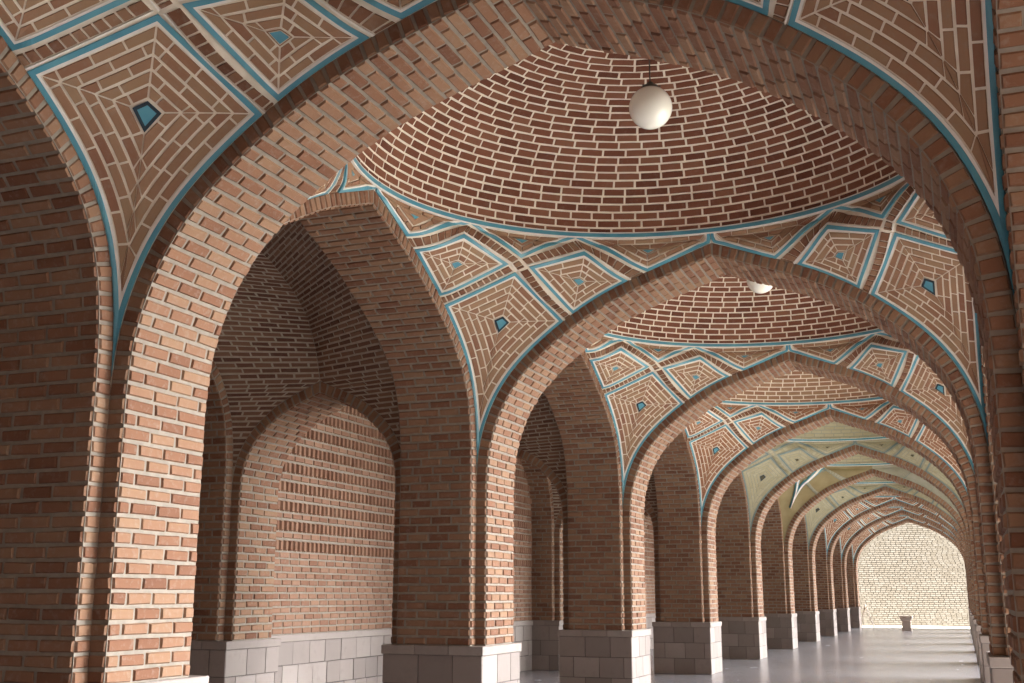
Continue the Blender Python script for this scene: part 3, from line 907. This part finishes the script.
for k in range(NB):
    v = thing('domed_vault', LBV[k], 'vault', 'domed vaults over the walkway', (XC, yk(k) + P / 2, 0))
    kd = KIND[k]
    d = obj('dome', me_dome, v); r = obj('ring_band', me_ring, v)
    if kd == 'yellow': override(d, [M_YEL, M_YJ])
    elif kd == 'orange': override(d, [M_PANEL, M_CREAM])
    for q in QUADS:
        base, pans = QM[q]
        pb = obj('pendentive', base, v)
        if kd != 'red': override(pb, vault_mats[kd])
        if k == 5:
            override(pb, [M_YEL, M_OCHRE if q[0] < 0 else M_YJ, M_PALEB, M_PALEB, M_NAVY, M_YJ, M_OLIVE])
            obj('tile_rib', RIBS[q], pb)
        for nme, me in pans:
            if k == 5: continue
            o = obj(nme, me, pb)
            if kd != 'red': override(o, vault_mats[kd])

# ------------------------------------------------------------------ left aisle (bays 0..5)
me_ss = soffit(SA, fx, W, 'soffit', [M_BRICK, M_MORT], seed=8)
me_sf = ring(SA, fx, -HW, -1, 'arch_ring', [M_BRICK, M_MORT])
me_sb = ring(SA, fx, HW, 1, 'arch_ring', [M_BRICK, M_MORT])
DN = XCL - XW
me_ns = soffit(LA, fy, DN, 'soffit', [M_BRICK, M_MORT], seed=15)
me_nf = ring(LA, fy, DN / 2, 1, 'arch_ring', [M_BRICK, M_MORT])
def aisle_web():
    b = Buf(); A2 = (XBB - XCL) / 2; B2 = BH; zt, zl, zc = SA.zap, LA.zap, 5.62
    r1 = np.array([(B2, zt), (2.52, 4.55), (2.3, 4.9), (1.95, 5.15), (1.45, 5.37), (.75, 5.55), (0, zc)])
    r2 = np.array([(A2, zl), (.7, 5.57), (0, zc)])
    kx, ky = A2 / SA.ex[0, 0], B2 / LA.ex[0, 0]
    def f(s, v):
        z = np.interp(v, arc, zz)
        x1 = np.where(z < zt, SA.exz(z) * kx, 0); y1 = np.where(z < zt, B2, np.interp(z, r1[:, 1], r1[:, 0]))
        y2 = np.where(z < zl, LA.exz(z) * ky, 0); x2 = np.where(z < zl, A2, np.interp(z, r2[:, 1], r2[:, 0]))
        return x1 + (x2 - x1) * s, y1 + (y2 - y1) * s, z
    zz = np.linspace(ZS, zc - .002, 500); arc = zz.copy()
    x, y, z = f(np.full(500, .5), zz); arc = np.r_[0, np.cumsum(np.sqrt(np.diff(x) ** 2 + np.diff(y) ** 2 + np.diff(z) ** 2))]
    def g(s, v):
        x, y, z = f(s, v); Pt = np.stack([x, y, z], -1); e = .004
        v0, v1 = np.clip(v - e, 0, arc[-1]), np.clip(v + e, 0, arc[-1])
        a = np.stack(f(s, v1), -1) - np.stack(f(s, v0), -1); c = np.stack(f(np.minimum(s + .01, 1), v), -1) - np.stack(f(np.maximum(s - .01, 0), v), -1)
        n = unit(np.cross(a, c)); t = np.array([0, 0, 3.]) - Pt; sg = np.sign((n * t).sum(-1, keepdims=True))
        return Pt, n * np.where(sg == 0, 1, sg)
    n = int(arc[-1] / (CRS * .78)); c = arc[-1] / n; rows = []
    for j in range(n):
        a = np.stack(f(np.array([0., 1.]), np.full(2, (j + .5) * c)), -1); rows.append((j * c, (j + 1) * c, float(np.linalg.norm(a[1] - a[0])), 1.))
    grid(b, g, np.linspace(0, 1, 5), np.linspace(0, arc[-1], n * 2 + 1))
    courses(b, g, rows, seed=17, h=.006, bev=.004, blen=.235, gap=.023)
    return b
AW = aisle_web()
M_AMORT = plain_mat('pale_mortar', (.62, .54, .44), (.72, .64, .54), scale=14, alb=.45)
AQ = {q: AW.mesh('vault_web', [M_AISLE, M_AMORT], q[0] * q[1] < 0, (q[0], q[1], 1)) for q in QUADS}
AX = (XBB + XCL) / 2
for k in range(0, 7):
    t = thing('wall_pilaster', 'brick pilaster on the far left wall, %s from the camera' % (ORD[k] if k else 'beside and not ahead'),
              'pilaster', 'brick pilasters of the far left wall', (XCR, yk(k), 0))
    obj('shaft', sh_P, t, (-XCR, 0, 0)); obj('stone_base', ba_P, t, (-XCR, 0, 0))
    t = thing('aisle_arch', 'small cross arch of the left side passage at the %s pier from the camera' % (ORD[k] if k else 'unseen'),
              'arch', 'small cross arches of the left side passage', (SXC, yk(k), 0))
    obj('soffit', me_ss, t); obj('arch_ring', me_sf, t); obj('arch_ring', me_sb, t)
for k in range(0, 6):
    yc = yk(k) + P / 2
    t = thing('niche_arch', 'blind arch on the far left wall behind the %s left side arch' % ORD[k + 1], 'arch', 'blind arches of the far left wall', ((XCL + XW) / 2, yc, 0))
    obj('soffit', me_ns, t); obj('arch_ring', me_nf, t)
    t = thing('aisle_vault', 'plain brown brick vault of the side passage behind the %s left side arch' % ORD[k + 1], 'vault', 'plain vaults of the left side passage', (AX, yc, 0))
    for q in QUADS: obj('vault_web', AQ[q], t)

# ------------------------------------------------------------------ globe lamps
def lathe(buf, prof, mat, n=40, cx=0, cy=0):
    prof = np.array(prof, float); th = np.linspace(0, 2 * math.pi, n + 1)
    V = np.stack([cx + prof[:, None, 0] * np.cos(th), cy + prof[:, None, 0] * np.sin(th), np.repeat(prof[:, 1:2], n + 1, 1)], -1)
    Q = np.stack([V[:-1, :-1], V[:-1, 1:], V[1:, 1:], V[1:, :-1]], 2).reshape(-1, 4, 3)
    buf.quads(Q, mat)
def weld(me):
    import bmesh
    bm = bmesh.new(); bm.from_mesh(me); bmesh.ops.remove_doubles(bm, verts=bm.verts, dist=1e-5)
    bmesh.ops.recalc_face_normals(bm, faces=bm.faces); bm.to_mesh(me); bm.free()
    for p in me.polygons: p.use_smooth = True
    return me
def glass_mat():
    m, t, p = nt('opal_glass'); p.inputs['Base Color'].default_value = (.84, .85, .79, 1); p.inputs['Roughness'].default_value = .18
    p.inputs['Subsurface Weight'].default_value = .25; p.inputs['Subsurface Radius'].default_value = (.05, .05, .04); p.inputs['Coat Weight'].default_value = .4
    return m
M_GLASS = glass_mat()
M_METAL = plain_mat('dull_metal', (.10, .09, .08), (.16, .14, .12), rough=.5, bump=.05)
R0 = .195; ph = np.linspace(-math.pi / 2, math.pi / 2 - .33, 40)
b = Buf(); lathe(b, [(max(R0 * math.cos(a), .0005), R0 * math.sin(a)) for a in ph], 0, 48); me_globe = weld(b.mesh('globe', [M_GLASS]))
b = Buf(); lathe(b, [(.001, R0 + .045), (.03, R0 + .045), (.035, R0 + .02), (.07, R0 + .012), (.082, R0 - .005), (.084, R0 - .03), (.06, R0 - .03)], 0, 32)
for a in (0, 2.1, 4.2): lathe(b, [(.0005, R0 - .004), (.009, R0 - .004), (.009, R0 + .004), (.0005, R0 + .004)], 0, 8, .09 * math.cos(a), .09 * math.sin(a))
me_cap = weld(b.mesh('cap', [M_METAL]))
b = Buf(); lathe(b, [(.006, R0 + .04), (.006, ZR + DH - 5.9 - .02)], 0, 8); me_cord = weld(b.mesh('cord', [M_METAL]))
b = Buf(); lathe(b, [(.05, ZR + DH - 5.9 - .01), (.045, ZR + DH - 5.93), (.01, ZR + DH - 5.96), (.001, ZR + DH - 5.96)], 0, 16); me_hook = weld(b.mesh('ceiling_rose', [M_METAL]))
for k, lb in ((1, 'white opal globe lamp hanging fully visible in the nearest large dome'),
              (2, 'white globe lamp in the second dome, mostly hidden by the cross arch')):
    t = thing('globe_lamp', lb, 'lamp', None, (XC, yk(k) + P / 2, 5.9))
    for nme, me in (('globe', me_globe), ('cap', me_cap), ('cord', me_cord), ('ceiling_rose', me_hook)): obj(nme, me, t)

# ------------------------------------------------------------------ pedestal and props at the far end
b = Buf(); hw = .24
def frust(buf, w0, w1, z0, z1, mat, tone=.5):
    c = [(sx * w, sy * w, z) for (w, z) in ((w0, z0), (w1, z1)) for sy in (-1, 1) for sx in (-1, 1)]
    buf.add(c, [(0, 2, 3, 1), (4, 5, 7, 6), (0, 1, 5, 4), (2, 6, 7, 3), (0, 4, 6, 2), (1, 3, 7, 5)], mat, [tone] * 6)
M_PED = brick_mat('pale_pedestal_stone', [(.34, .29, .25), (.42, .36, .32)], alb=1)
px, py = -2.56, 57.6
t = thing('stone_pedestal', 'squat grey stone pedestal with wide top on floor edge at far end', 'pedestal', None, (px, py, 0))
b = Buf(); frust(b, .23, .21, 0, .1, 0, .9); frust(b, .20, .19, .1, .45, 0, .9); frust(b, .19, .26, .45, .55, 0, .9); obj('body', b.mesh('body', [M_PED]), t)
b = Buf(); b.box(-.28, .28, -.28, .28, .55, .68, 0, .9, .02); obj('top_slab', b.mesh('top_slab', [M_PED]), t)

M_POLE = plain_mat('pale_painted_wood', (.62, .56, .48), bump=.1, alb=.9)
def bar(buf, a, c, r=.02, mat=0):
    a, c = np.array(a, float), np.array(c, float); d = unit(c - a); u = unit(np.cross(d, (0, 1, .01))); w = np.cross(d, u)
    th = np.linspace(0, 2 * math.pi, 9); o = [a + r * (u * math.cos(x) + w * math.sin(x)) for x in th]; e = [p + (c - a) for p in o]
    buf.quads([[o[i], o[i + 1], e[i + 1], e[i]] for i in range(8)], mat)
t = thing('trestle', 'pale slanting wooden trestle by the last left pier at far end', 'stand', None, (-4.72, YE + .35, -.16))
for s in (-1, 1):
    b = Buf(); bar(b, (-.05, s * .3, 1.25), (-.35, s * .32, 0), .025); obj('leg', b.mesh('leg', [M_POLE]), t)
    b = Buf(); bar(b, (-.05, s * .3, 1.25), (.4, s * .32, 0), .025); obj('leg', b.mesh('leg', [M_POLE]), t)
b = Buf(); bar(b, (-.05, -.34, 1.25), (-.05, .34, 1.25), .03); obj('rail', b.mesh('rail', [M_POLE]), t)
print('script done', len(bpy.data.objects))
